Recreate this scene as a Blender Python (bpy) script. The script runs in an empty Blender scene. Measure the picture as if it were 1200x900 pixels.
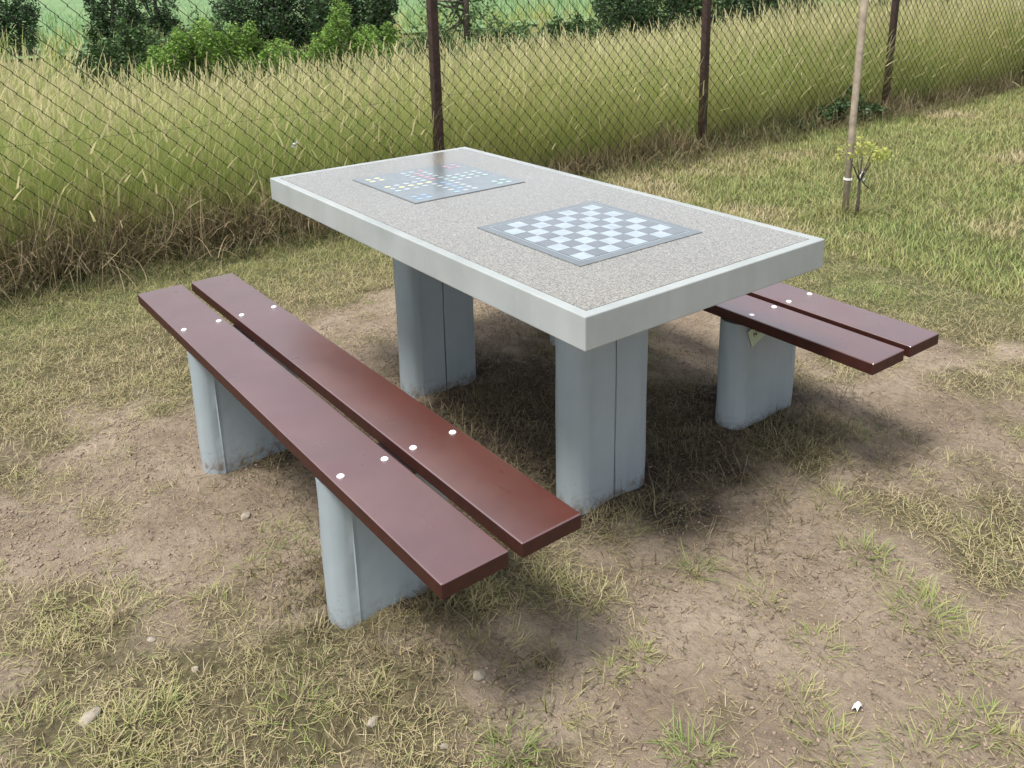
import bpy, bmesh, math, random
import numpy as np
from mathutils import Vector, Matrix
random.seed(7); rng = np.random.default_rng(11)
scn = bpy.context.scene
col = scn.collection

# ------------------------------------------------------------ camera
F, SY = 1023.218, -193.823
CAM = np.array([2.0163, -1.4794, 1.4163]); ROT = (1.29312, 0.0198, 0.92472)
cd = bpy.data.cameras.new('camera'); cam = bpy.data.objects.new('camera', cd); col.objects.link(cam)
cam.location = CAM; cam.rotation_euler = ROT
cd.sensor_width = 36; cd.lens = F / 1200 * 36; cd.shift_y = SY / 1200
cd.clip_start = 0.05; cd.clip_end = 3000
scn.camera = cam
MR = np.array(cam.rotation_euler.to_matrix())
def ray(px, py):
    return MR @ np.array([(px - 600) / F, -(py - 450 - SY) / F, -1])
def on_ground(px, py, z=0.0):
    v = ray(px, py); return CAM + v * (z - CAM[2]) / v[2]
def at_dist(px, py, D):
    v = ray(px, py); return CAM + v * D / math.hypot(v[0], v[1])

# ------------------------------------------------------------ object helpers
def tag(o, label=None, cat=None, group=None, kind=None):
    if label: o['label'] = label
    if cat: o['category'] = cat
    if group: o['group'] = group
    if kind: o['kind'] = kind
    return o
def empty(name, loc=(0, 0, 0), rz=0):
    o = bpy.data.objects.new(name, None); col.objects.link(o)
    o.location = loc; o.rotation_euler = (0, 0, rz); o.empty_display_size = 0.2
    return o
def link(name, me, mats, parent=None):
    o = bpy.data.objects.new(name, me); col.objects.link(o)
    for m in (mats if isinstance(mats, (list, tuple)) else [mats]): me.materials.append(m)
    if parent is not None: o.parent = parent
    return o
def bm_obj(name, bm, mats, parent=None, smooth=False, bevel=None):
    me = bpy.data.meshes.new(name)
    bmesh.ops.recalc_face_normals(bm, faces=bm.faces[:])
    bm.to_mesh(me); bm.free()
    if smooth:
        me.polygons.foreach_set('use_smooth', [True] * len(me.polygons))
    o = link(name, me, mats, parent)
    if bevel:
        md = o.modifiers.new('bevel', 'BEVEL'); md.width = bevel[0]; md.segments = bevel[1]; md.limit_method = 'ANGLE'; md.angle_limit = 0.6
        if smooth or bevel[1] > 1:
            md.harden_normals = False
    return o
def box(bm, c, s, mi=0):
    r = bmesh.ops.create_cube(bm, size=1.0, matrix=Matrix.Translation(c) @ Matrix.Diagonal((s[0], s[1], s[2], 1)))
    for v in r['verts']:
        for f in v.link_faces: f.material_index = mi
def prism(bm, pts, z0, z1, mi=0):
    a = [bm.verts.new((x, y, z0)) for x, y in pts]; b = [bm.verts.new((x, y, z1)) for x, y in pts]
    n = len(pts); fs = [bm.faces.new(a[::-1]), bm.faces.new(b)]
    for i in range(n): fs.append(bm.faces.new((a[i], a[(i + 1) % n], b[(i + 1) % n], b[i])))
    for f in fs: f.material_index = mi
def tube(bm, pts, radii, n=8, mi=0):
    rings = []
    up = Vector((0.13, 0.27, 0.95))
    for i, p in enumerate(pts):
        p = Vector(p); q0 = Vector(pts[max(i - 1, 0)]); q1 = Vector(pts[min(i + 1, len(pts) - 1)])
        t = (q1 - q0).normalized(); a = t.cross(up)
        if a.length < 0.2: a = t.cross(Vector((1, 0, 0)))
        a.normalize(); b = t.cross(a)
        r = radii[i] if isinstance(radii, (list, tuple)) else radii
        rings.append([bm.verts.new(p + (a * math.cos(2 * math.pi * k / n) + b * math.sin(2 * math.pi * k / n)) * r) for k in range(n)])
    for i in range(len(rings) - 1):
        for k in range(n):
            f = bm.faces.new((rings[i][k], rings[i][(k + 1) % n], rings[i + 1][(k + 1) % n], rings[i + 1][k])); f.smooth = True; f.material_index = mi
    bm.faces.new(rings[0][::-1]).material_index = mi; bm.faces.new(rings[-1]).material_index = mi
def np_mesh(name, V, Fq, attr=None, smooth=False):
    """V (n,3), Fq (m,4) or (m,3); attr dict name -> (n,4)"""
    me = bpy.data.meshes.new(name); k = Fq.shape[1]
    me.vertices.add(len(V)); me.vertices.foreach_set('co', V.astype(np.float32).ravel())
    me.loops.add(Fq.size); me.loops.foreach_set('vertex_index', Fq.astype(np.int32).ravel())
    me.polygons.add(len(Fq)); me.polygons.foreach_set('loop_start', np.arange(0, Fq.size, k, dtype=np.int32))
    if smooth: me.polygons.foreach_set('use_smooth', np.ones(len(Fq), dtype=bool))
    me.update(calc_edges=True)
    for n, a in (attr or {}).items():
        at = me.color_attributes.new(n, 'FLOAT_COLOR', 'POINT'); at.data.foreach_set('color', a.astype(np.float32).ravel())
    return me

# ------------------------------------------------------------ noise
_lat = rng.random((256, 256))
def vnoise(x, y, s, off=0):
    x = np.asarray(x, float) / s + 37.3 + off * 11.7; y = np.asarray(y, float) / s + 91.1 + off * 5.3
    xi = np.floor(x).astype(int); yi = np.floor(y).astype(int); fx = x - xi; fy = y - yi
    fx = fx * fx * (3 - 2 * fx); fy = fy * fy * (3 - 2 * fy)
    g = lambda a, b: _lat[a & 255, b & 255]
    return (g(xi, yi) * (1 - fx) + g(xi + 1, yi) * fx) * (1 - fy) + (g(xi, yi + 1) * (1 - fx) + g(xi + 1, yi + 1) * fx) * fy
def fbm(x, y, s, off=0, oct=4):
    t = 0; a = 0.5; n = 0
    for i in range(oct):
        t = t + a * vnoise(x, y, s, off + i * 3); n += a; a *= 0.55; s /= 2.03
    return t / n
def sm(a, b, v):
    t = np.clip((v - a) / (b - a), 0, 1); return t * t * (3 - 2 * t)
def gauss(x, y, cx, cy, r, ry=None):
    return np.exp(-(((x - cx) / r) ** 2 + ((y - cy) / (ry or r)) ** 2))

# ground relief and how much turf covers it (world metres; the table stands at the origin)
def cover(x, y):
    x = np.asarray(x, float); y = np.asarray(y, float)
    c = 0.42 + 0 * x
    far_l = sm(-0.55, -1.7, x + 0.12 * y)
    c = c + 0.55 * far_l
    c = np.maximum(c, sm(1.1, 2.0, y - 0.35 * x) * 0.97)
    c = c - 0.26 * gauss(x, y, -0.9, 0.7, 0.45, 0.9) - 0.3 * gauss(x, y, -0.35, -0.95, 0.5, 0.35)
    c = c - 0.22 * gauss(x, y, 1.0, 0.1, 0.45, 0.5) - 0.2 * gauss(x, y, 0.5, 1.05, 0.45, 0.35) - 0.18 * gauss(x, y, -0.25, 1.3, 0.4, 0.4)
    c = c + 0.26 * gauss(x, y, 0.15, -1.15, 0.45, 0.3) + 0.15 * gauss(x, y, 0.6, -0.35, 0.3, 0.2) + 0.2 * gauss(x, y, 0.5, 0.55, 0.3, 0.2) + 0.15 * gauss(x, y, 0.0, 0.1, 0.6, 0.4)
    c = c + 0.2 * gauss(x, y, 1.0, 0.5, 0.35, 0.2)
    c = c + 0.95 * (fbm(x, y, 0.42, 1) - 0.5) + 0.4 * (vnoise(x, y, 0.11, 9) - 0.5)
    return np.clip(c, 0, 1)
def green(x, y):
    g = 0.10 + 0.62 * sm(-1.2, -2.2, x) + 0.0 * y
    g = np.maximum(g, 0.66 * sm(1.3, 2.4, y - 0.3 * x))
    g = g + 0.3 * gauss(x, y, 0.02, 2.0, 0.35, 0.3) + 0.5 * (fbm(x, y, 0.5, 5) - 0.5)
    return np.clip(g, 0, 1)
def dug_shade(X, Y):  # dark ground: dug soil at the feet and shade under the table, painted as colour
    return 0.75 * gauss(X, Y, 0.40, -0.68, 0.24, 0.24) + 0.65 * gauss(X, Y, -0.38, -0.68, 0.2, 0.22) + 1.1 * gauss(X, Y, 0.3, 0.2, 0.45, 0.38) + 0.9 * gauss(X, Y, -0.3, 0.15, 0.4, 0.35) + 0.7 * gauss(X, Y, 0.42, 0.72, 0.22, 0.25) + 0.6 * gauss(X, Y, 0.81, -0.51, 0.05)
def hgt(x, y):
    x = np.asarray(x, float); y = np.asarray(y, float)
    near = sm(14, 6, np.hypot(x, y - 1.5))
    h = 0.030 * (fbm(x, y, 0.8, 2) - 0.5) + 0.026 * (fbm(x, y, 0.16, 3, 3) - 0.5) * (0.45 + 0.8 * cover(x, y)) + 0.010 * (vnoise(x, y, 0.045, 4) - 0.5)
    # soil heaped or sunk at the feet
    h = h + 0.018 * gauss(x, y, 0.46, -0.70, 0.22) + 0.02 * gauss(x, y, 0.44, 0.70, 0.25) - 0.012 * gauss(x, y, -0.4, -0.7, 0.25) + 0.012 * gauss(x, y, -0.3, -0.55, 0.12)
    h = h - 0.035 * gauss(x, y, 0.81, -0.51, 0.022) - 0.02 * gauss(x, y, 1.02, -0.62, 0.02)
    return h * near

# ------------------------------------------------------------ materials
def new_mat(name):
    m = bpy.data.materials.new(name); m.use_nodes = True; nt = m.node_tree; nt.nodes.clear()
    out = nt.nodes.new('ShaderNodeOutputMaterial'); b = nt.nodes.new('ShaderNodeBsdfPrincipled')
    nt.links.new(b.outputs[0], out.inputs[0]); return m, nt, b, out
def N(nt, t, **k):
    n = nt.nodes.new(t)
    for a, v in k.items(): setattr(n, a, v)
    return n
def noise(nt, scale, detail=4, rough=0.55, coord='Object', vec=None):
    n = N(nt, 'ShaderNodeTexNoise'); n.inputs['Scale'].default_value = scale; n.inputs['Detail'].default_value = detail; n.inputs['Roughness'].default_value = rough
    if vec is None:
        tc = N(nt, 'ShaderNodeTexCoord'); vec = tc.outputs[coord]
    nt.links.new(vec, n.inputs['Vector']); return n
def ramp(nt, fac, stops):
    r = N(nt, 'ShaderNodeValToRGB'); e = r.color_ramp.elements
    while len(e) < len(stops): e.new(0.5)
    for el, (p, c) in zip(e, stops): el.position = p; el.color = (*c, 1) if len(c) == 3 else c
    nt.links.new(fac, r.inputs[0]); return r
def mix(nt, fac, a, b, mode='MIX'):
    m = N(nt, 'ShaderNodeMix', data_type='RGBA', blend_type=mode)
    for sock, v in ((m.inputs[0], fac), (m.inputs[6], a), (m.inputs[7], b)):
        if hasattr(v, 'is_linked'): nt.links.new(v, sock)
        elif isinstance(v, (int, float)): sock.default_value = v
        else: sock.default_value = (*v, 1)
    return m.outputs[2]
def bump(nt, b, h, strength=0.3, dist=0.01, prev=None):
    n = N(nt, 'ShaderNodeBump'); n.inputs['Strength'].default_value = strength; n.inputs['Distance'].default_value = dist
    nt.links.new(h, n.inputs['Height'])
    if prev is not None: nt.links.new(prev, n.inputs['Normal'])
    nt.links.new(n.outputs[0], b.inputs['Normal']); return n.outputs[0]

def plain(name, c, rough=0.6, var=0.15, scale=30, bmp=0.15, bd=0.002, metal=0, coat=0, spec=0.5):
    m, nt, b, o = new_mat(name); n = noise(nt, scale, 5)
    lo = tuple(x * (1 - var) for x in c); hi = tuple(min(1, x * (1 + var)) for x in c)
    r = ramp(nt, n.outputs[0], [(0.3, lo), (0.7, hi)]); nt.links.new(r.outputs[0], b.inputs['Base Color'])
    b.inputs['Roughness'].default_value = rough; b.inputs['Metallic'].default_value = metal; b.inputs['Coat Weight'].default_value = coat; b.inputs['Coat Roughness'].default_value = 0.11
    b.inputs['Specular IOR Level'].default_value = spec
    if bmp: bump(nt, b, n.outputs[0], bmp, bd)
    return m

# concrete rim: smooth, pale grey, faint blotches
def concrete_mat():
    m, nt, b, o = new_mat('smooth_concrete'); n = noise(nt, 5, 6, 0.6); n2 = noise(nt, 60, 4); n3 = noise(nt, 1.7, 3)
    r = ramp(nt, n.outputs[0], [(0.3, (0.275, 0.30, 0.295)), (0.5, (0.32, 0.345, 0.338)), (0.75, (0.355, 0.378, 0.37))])
    c = mix(nt, 0.18, r.outputs[0], ramp(nt, n3.outputs[0], [(0.35, (0.6, 0.62, 0.62)), (0.65, (1, 1, 1))]).outputs[0], 'MULTIPLY')
    v = N(nt, 'ShaderNodeTexVoronoi'); v.inputs['Scale'].default_value = 75; tc = N(nt, 'ShaderNodeTexCoord'); nt.links.new(tc.outputs['Object'], v.inputs['Vector'])
    sc = N(nt, 'ShaderNodeSeparateColor'); nt.links.new(v.outputs['Color'], sc.inputs[0])
    pit = mix(nt, 1.0, ramp(nt, v.outputs['Distance'], [(0.0, (1, 1, 1)), (0.11, (0, 0, 0))]).outputs[0], ramp(nt, sc.outputs[0], [(0.82, (0, 0, 0)), (0.85, (1, 1, 1))]).outputs[0], 'MULTIPLY')
    c = mix(nt, pit, c, (0.16, 0.165, 0.16))
    mp = N(nt, 'ShaderNodeMapping'); mp.inputs['Scale'].default_value = (14, 14, 1.2); nt.links.new(tc.outputs['Object'], mp.inputs[0])
    stn = ramp(nt, noise(nt, 1, 5, 0.6, vec=mp.outputs[0]).outputs[0], [(0.42, (0.80, 0.80, 0.77)), (0.6, (1, 1, 1))])
    c = mix(nt, 0.3, c, stn.outputs[0], 'MULTIPLY')
    nt.links.new(c, b.inputs['Base Color']); b.inputs['Roughness'].default_value = 0.45
    p = bump(nt, b, n2.outputs[0], 0.14, 0.001); bump(nt, b, pit, -0.5, 0.002, p); return m
# ground and polished stone chips
def terrazzo_mat():
    m, nt, b, o = new_mat('terrazzo'); tc = N(nt, 'ShaderNodeTexCoord')
    v = N(nt, 'ShaderNodeTexVoronoi'); v.inputs['Scale'].default_value = 420; nt.links.new(tc.outputs['Object'], v.inputs['Vector'])
    v2 = N(nt, 'ShaderNodeTexVoronoi'); v2.inputs['Scale'].default_value = 260; nt.links.new(tc.outputs['Object'], v2.inputs['Vector'])
    sp = N(nt, 'ShaderNodeSeparateColor'); nt.links.new(v.outputs['Color'], sp.inputs[0])
    sp2 = N(nt, 'ShaderNodeSeparateColor'); nt.links.new(v2.outputs['Color'], sp2.inputs[0])
    r = ramp(nt, sp.outputs[0], [(0.0, (0.12, 0.11, 0.09)), (0.13, (0.20, 0.187, 0.158)), (0.45, (0.28, 0.262, 0.226)), (0.75, (0.325, 0.305, 0.265)), (0.95, (0.43, 0.415, 0.37))]); r.color_ramp.interpolation = 'CONSTANT'
    r2 = ramp(nt, sp2.outputs[1], [(0.0, (0.55, 0.53, 0.5)), (0.12, (0.93, 0.9, 0.87)), (0.8, (1.05, 1.05, 1.05))]); r2.color_ramp.interpolation = 'CONSTANT'
    c = mix(nt, 0.9, r.outputs[0], r2.outputs[0], 'MULTIPLY'); c = mix(nt, 1.0, c, (0.86, 0.875, 0.85), 'MULTIPLY')
    n = noise(nt, 2.2, 3)
    c = mix(nt, 0.25, c, ramp(nt, n.outputs[0], [(0.35, (0.8, 0.8, 0.8)), (0.7, (1.08, 1.06, 1.02))]).outputs[0], 'MULTIPLY')
    nt.links.new(c, b.inputs['Base Color'])
    rr = N(nt, 'ShaderNodeMapRange'); rr.inputs['To Min'].default_value = 0.13; rr.inputs['To Max'].default_value = 0.26
    nt.links.new(noise(nt, 9, 4).outputs[0], rr.inputs[0]); nt.links.new(rr.outputs[0], b.inputs['Roughness'])
    b.inputs['Coat Weight'].default_value = 0.8; b.inputs['Coat Roughness'].default_value = 0.11; b.inputs['Coat IOR'].default_value = 1.6
    return m
# painted precast leg: blue grey, trowel bumps, air holes
def leg_mat():
    m, nt, b, o = new_mat('painted_leg_concrete'); n = noise(nt, 3.5, 5); n2 = noise(nt, 22, 4, 0.6)
    r = ramp(nt, n.outputs[0], [(0.3, (0.245, 0.290, 0.310)), (0.55, (0.285, 0.330, 0.350)), (0.75, (0.30, 0.343, 0.362))])
    geo = N(nt, 'ShaderNodeNewGeometry'); sx = N(nt, 'ShaderNodeSeparateXYZ'); nt.links.new(geo.outputs['Position'], sx.inputs[0])
    # soil splashed on the foot
    mr = N(nt, 'ShaderNodeMapRange'); mr.inputs['From Min'].default_value = 0.0; mr.inputs['From Max'].default_value = 0.065; mr.inputs['To Min'].default_value = 1; mr.inputs['To Max'].default_value = 0
    ad = N(nt, 'ShaderNodeMath', operation='MULTIPLY'); nt.links.new(sx.outputs[2], mr.inputs[0]); nt.links.new(mr.outputs[0], ad.inputs[0])
    st = ramp(nt, noise(nt, 45, 5, 0.65).outputs[0], [(0.45, (0, 0, 0)), (0.62, (1, 1, 1))]); nt.links.new(st.outputs[0], ad.inputs[1])
    mp = N(nt, 'ShaderNodeMapping'); mp.inputs['Scale'].default_value = (22, 22, 1.5); tcl = N(nt, 'ShaderNodeTexCoord'); nt.links.new(tcl.outputs['Object'], mp.inputs[0])
    strk = ramp(nt, noise(nt, 1, 5, 0.6, vec=mp.outputs[0]).outputs[0], [(0.4, (0.82, 0.83, 0.84)), (0.62, (1.04, 1.04, 1.04))])
    rc = mix(nt, 0.3, r.outputs[0], strk.outputs[0], 'MULTIPLY')
    c = mix(nt, ad.outputs[0], rc, (0.16, 0.125, 0.09))
    v = N(nt, 'ShaderNodeTexVoronoi'); v.inputs['Scale'].default_value = 55; tc = N(nt, 'ShaderNodeTexCoord'); nt.links.new(tc.outputs['Object'], v.inputs['Vector'])
    pit = ramp(nt, v.outputs['Distance'], [(0.0, (1, 1, 1)), (0.13, (0, 0, 0))])
    msk = ramp(nt, noise(nt, 5, 3).outputs[0], [(0.50, (0, 0, 0)), (0.60, (1, 1, 1))])
    pm = mix(nt, 1.0, pit.outputs[0], msk.outputs[0], 'MULTIPLY')
    c = mix(nt, pm, c, (0.10, 0.12, 0.13))
    nt.links.new(c, b.inputs['Base Color']); b.inputs['Roughness'].default_value = 0.5
    p = bump(nt, b, n2.outputs[0], 0.28, 0.004); bump(nt, b, pm, -0.5, 0.003, p); return m
# red brown coated plank, semi gloss, fine specks
def plank_mat():
    m, nt, b, o = new_mat('red_brown_plank'); tc = N(nt, 'ShaderNodeTexCoord')
    n = noise(nt, 6, 5, 0.6)
    r = ramp(nt, n.outputs[0], [(0.3, (0.060, 0.0105, 0.0055)), (0.7, (0.082, 0.0145, 0.0075))])
    v = N(nt, 'ShaderNodeTexVoronoi'); v.inputs['Scale'].default_value = 38; nt.links.new(tc.outputs['Object'], v.inputs['Vector'])
    sp = N(nt, 'ShaderNodeSeparateColor'); nt.links.new(v.outputs['Color'], sp.inputs[0])
    dot = ramp(nt, v.outputs['Distance'], [(0.0, (1, 1, 1)), (0.055, (0, 0, 0))])
    sel = ramp(nt, sp.outputs[0], [(0.80, (0, 0, 0)), (0.83, (1, 1, 1))])
    dm = mix(nt, 1.0, dot.outputs[0], sel.outputs[0], 'MULTIPLY')
    c = mix(nt, dm, r.outputs[0], (0.03, 0.012, 0.01))
    mr = N(nt, 'ShaderNodeMapRange'); mr.inputs['To Min'].default_value = 0.20; mr.inputs['To Max'].default_value = 0.42
    nt.links.new(noise(nt, 14, 5, 0.6).outputs[0], mr.inputs[0]); nt.links.new(mr.outputs[0], b.inputs['Roughness'])
    v3 = N(nt, 'ShaderNodeTexVoronoi'); v3.inputs['Scale'].default_value = 85; nt.links.new(tc.outputs['Object'], v3.inputs['Vector'])
    s3 = N(nt, 'ShaderNodeSeparateColor'); nt.links.new(v3.outputs['Color'], s3.inputs[0])
    du = mix(nt, 1.0, ramp(nt, v3.outputs['Distance'], [(0.0, (1, 1, 1)), (0.07, (0, 0, 0))]).outputs[0], ramp(nt, s3.outputs[1], [(0.90, (0, 0, 0)), (0.93, (1, 1, 1))]).outputs[0], 'MULTIPLY')
    c = mix(nt, du, c, (0.30, 0.24, 0.19))
    dn = ramp(nt, noise(nt, 2.5, 7, 0.7).outputs[0], [(0.45, (0, 0, 0)), (0.75, (0.16, 0.16, 0.16))])
    c = mix(nt, dn.outputs[0], c, (0.26, 0.20, 0.16))
    nt.links.new(c, b.inputs['Base Color']); b.inputs['Specular IOR Level'].default_value = 0.6
    b.inputs['Coat Weight'].default_value = 1.0; b.inputs['Coat Roughness'].default_value = 0.28; b.inputs['Coat IOR'].default_value = 2.6; b.inputs['Coat Tint'].default_value = (1, 0.89, 0.86, 1)
    mp = N(nt, 'ShaderNodeMapping'); mp.inputs['Scale'].default_value = (3, 90, 3); nt.links.new(tc.outputs['Object'], mp.inputs[0])
    g = noise(nt, 1, 3, vec=mp.outputs[0]); bump(nt, b, g.outputs[0], 0.02, 0.0004); return m
# soil: tan, crumbly
def ground_mat():
    m, nt, b, o = new_mat('bare_soil'); geo = N(nt, 'ShaderNodeNewGeometry'); P = geo.outputs['Position']
    at = N(nt, 'ShaderNodeAttribute', attribute_name='turf'); s = N(nt, 'ShaderNodeSeparateColor'); nt.links.new(at.outputs['Color'], s.inputs[0])
    n1 = noise(nt, 3.0, 6, 0.6, vec=P); n2 = noise(nt, 46, 8, 0.72, vec=P); n3 = noise(nt, 160, 3, vec=P)
    soil = ramp(nt, n1.outputs[0], [(0.3, (0.185, 0.145, 0.104)), (0.5, (0.265, 0.213, 0.157)), (0.72, (0.345, 0.286, 0.218))])
    soil2 = mix(nt, 0.55, soil.outputs[0], ramp(nt, n2.outputs[0], [(0.32, (0.42, 0.39, 0.37)), (0.5, (0.92, 0.9, 0.88)), (0.68, (1.15, 1.13, 1.1))]).outputs[0], 'MULTIPLY')
    thatch = ramp(nt, n2.outputs[0], [(0.3, (0.045, 0.036, 0.020)), (0.5, (0.11, 0.09, 0.05)), (0.7, (0.21, 0.175, 0.10))])
    grn = ramp(nt, n2.outputs[0], [(0.3, (0.035, 0.05, 0.016)), (0.7, (0.12, 0.14, 0.05))])
    turf = mix(nt, s.outputs[1], thatch.outputs[0], grn.outputs[0])
    c = mix(nt, s.outputs[0], soil2, turf)
    c = mix(nt, s.outputs[2], c, (0.040, 0.029, 0.021))     # dug soil round the feet, plus painted shade under the table
    nt.links.new(c, b.inputs['Base Color']); b.inputs['Roughness'].default_value = 0.95; b.inputs['Specular IOR Level'].default_value = 0.2
    p = bump(nt, b, n2.outputs[0], 1.0, 0.016); bump(nt, b, n3.outputs[0], 0.5, 0.003, p); return m
def grass_mat(name, tip_stops, root_stops, trans=0.25, rough=0.55):
    m, nt, b, o = new_mat(name)
    at = N(nt, 'ShaderNodeAttribute', attribute_name='blade'); s = N(nt, 'ShaderNodeSeparateColor'); nt.links.new(at.outputs['Color'], s.inputs[0])
    t = ramp(nt, s.outputs[0], tip_stops); r = ramp(nt, s.outputs[0], root_stops)
    c = mix(nt, s.outputs[1], r.outputs[0], t.outputs[0])
    c = mix(nt, s.outputs[2], c, (0.075, 0.055, 0.034))   # blades smeared with dug soil, and darkened for the shade under the table
    nt.links.new(c, b.inputs['Base Color']); b.inputs['Roughness'].default_value = rough; b.inputs['Specular IOR Level'].default_value = 0.3
    tr = N(nt, 'ShaderNodeBsdfTranslucent'); nt.links.new(c, tr.inputs[0])
    ms = N(nt, 'ShaderNodeMixShader'); ms.inputs[0].default_value = trans
    nt.links.new(b.outputs[0], ms.inputs[1]); nt.links.new(tr.outputs[0], ms.inputs[2]); nt.links.new(ms.outputs[0], o.inputs[0]); return m

M_conc = concrete_mat(); M_terr = terrazzo_mat(); M_leg = leg_mat(); M_plank = plank_mat(); M_ground = ground_mat()
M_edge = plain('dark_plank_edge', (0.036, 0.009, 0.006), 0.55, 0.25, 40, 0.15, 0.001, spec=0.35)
M_steel = plain('steel_bracket', (0.10, 0.10, 0.105), 0.35, 0.2, 60, 0.1, metal=0.9)
M_bolt = plain('white_bolt_cap', (0.80, 0.82, 0.82), 0.3, 0.05, 60, 0)
M_groove = plain('joint_shadow_gap', (0.05, 0.06, 0.065), 0.9, 0.1)
M_rust = plain('rusty_brown_paint', (0.040, 0.017, 0.013), 0.6, 0.45, 18, 0.4, 0.002)
M_wire = plain('weathered_wire', (0.022, 0.019, 0.011), 0.6, 0.4, 60, 0)
M_wood = plain('grey_brown_wood', (0.30, 0.25, 0.185), 0.8, 0.3, 25, 0.4, 0.003)
M_white = plain('white_tape', (0.75, 0.76, 0.74), 0.6, 0.05, 60, 0)
M_paper = plain('pale_green_card', (0.42, 0.50, 0.36), 0.7, 0.06, 40, 0)
M_ink = plain('black_print', (0.015, 0.015, 0.015), 0.7, 0.1, 40, 0)
M_stone = plain('pale_stone', (0.27, 0.235, 0.185), 0.85, 0.25, 40, 0.5, 0.003)
M_bark = plain('dark_bark', (0.07, 0.055, 0.04), 0.9, 0.3, 30, 0.5, 0.004)
def plate(name, c, rough=0.2, coat=0.8):
    m = plain(name, c, rough, 0.16, 24, 0.05, 0.0006, coat=coat); m.node_tree.nodes['Principled BSDF'].inputs['Coat IOR'].default_value = 1.7; return m
M_pl_grey = plate('grey_game_plate', (0.135, 0.158, 0.163)); M_pl_light = plate('pale_square', (0.30, 0.355, 0.385), 0.25); M_pl_dark = plate('dark_square', (0.105, 0.118, 0.127))
M_pl_bord = plate('plate_border', (0.10, 0.115, 0.118)); M_y = plate('yellow_spot', (0.58, 0.56, 0.30)); M_r = plate('red_spot', (0.45, 0.22, 0.26)); M_b = plate('blue_spot', (0.18, 0.33, 0.52)); M_g = plate('green_spot', (0.30, 0.47, 0.41))
M_pl_white = plate('white_spot', (0.33, 0.385, 0.41))

# ------------------------------------------------------------ ground sheet
def axis(lo, hi, a, b, fine):
    mid = np.arange(a, b + fine / 2, fine); out = []; s = fine; p = b
    while p < hi: s *= 1.22; p += s; out.append(p)
    inn = []; s = fine; p = a
    while p > lo: s *= 1.22; p -= s; inn.append(p)
    return np.array(inn[::-1] + list(mid) + out)
gx = axis(-900, 300, -2.7, 1.9, 0.018); gy = axis(-500, 1200, -1.7, 3.6, 0.018)
GX, GY = np.meshgrid(gx, gy, indexing='ij')
GZ = hgt(GX, GY)
V = np.stack([GX, GY, GZ], -1).reshape(-1, 3); nx, ny = GX.shape
idx = np.arange(nx * ny).reshape(nx, ny)
Q = np.stack([idx[:-1, :-1], idx[1:, :-1], idx[1:, 1:], idx[:-1, 1:]], -1).reshape(-1, 4)
X, Y = V[:, 0], V[:, 1]
cv = sm(0.38, 0.72, cover(X, Y)); gr = green(X, Y)
dug_shade_fac = dug_shade(X, Y)
dug_shade_fac = 0.92 * sm(0.30, 0.72, dug_shade_fac * (0.25 + 1.6 * fbm(X, Y, 0.10, 21)))
me = np_mesh('ground', V, Q, {'turf': np.stack([cv, gr, dug_shade_fac, np.ones_like(cv)], -1)}, smooth=True)
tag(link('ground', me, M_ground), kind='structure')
# pale crop field far beyond the fence
m, nt, b, o = new_mat('young_crop'); n = noise(nt, 0.12, 6, 0.65); n2 = noise(nt, 3, 5, 0.7)
r = ramp(nt, n.outputs[0], [(0.32, (0.075, 0.15, 0.055)), (0.5, (0.12, 0.205, 0.08)), (0.68, (0.17, 0.245, 0.10))]); c = mix(nt, 0.4, r.outputs[0], ramp(nt, n2.outputs[0], [(0.35, (0.55, 0.6, 0.5)), (0.62, (1.15, 1.1, 1.05))]).outputs[0], 'MULTIPLY')
nt.links.new(c, b.inputs['Base Color']); b.inputs['Roughness'].default_value = 0.9; M_crop = m
bm = bmesh.new()
fv = [bm.verts.new(p) for p in ((-16, -60, .05), (-16, 260, .05), (-420, 700, 9), (-420, -300, 9))]; bm.faces.new(fv)
tag(bm_obj('field', bm, M_crop), kind='structure')

# ------------------------------------------------------------ table
def pill(th, flat, tip, n=12, x0=0, y0=0, seam=0.0022):
    """plan outline of a leg: two flat faces, a fine mould seam, and bulging ends"""
    pts = []
    for sg in (1, -1):
        q = [(th / 2, flat - 0.012), (th / 2 + seam * .1, flat - 0.006), (th / 2 + seam, flat - 0.001), (th / 2 - 0.0008, flat + 0.003)]
        for k in range(1, n):
            a = math.pi * k / n; q.append((th / 2 * math.cos(a), flat + 0.003 + (tip - flat - 0.003) * math.sin(a) ** 0.9))
        q += [(-th / 2 + 0.0008, flat + 0.003), (-th / 2 - seam, flat - 0.001), (-th / 2 - seam * .1, flat - 0.006), (-th / 2, flat - 0.012)]
        pts += [(x0 + sg * a, y0 + sg * b_) for a, b_ in q]
    return pts
def add_grooves(pts, th, g=0.003, d=0.009):
    """a narrow joint cut into the middle of both broad faces"""
    out = []
    for i, (x, y) in enumerate(pts):
        out.append((x, y)); x2, y2 = pts[(i + 1) % len(pts)]
        if abs(x - x2) < 1e-6 and y * y2 < 0 and abs(abs(x) - th / 2) < 1e-4:
            s = 1 if y > 0 else -1; xi = x - math.copysign(d, x)
            out += [(x, s * g), (xi, s * g * 0.6), (xi, -s * g * 0.6), (x, -s * g)]
    return out
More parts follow.
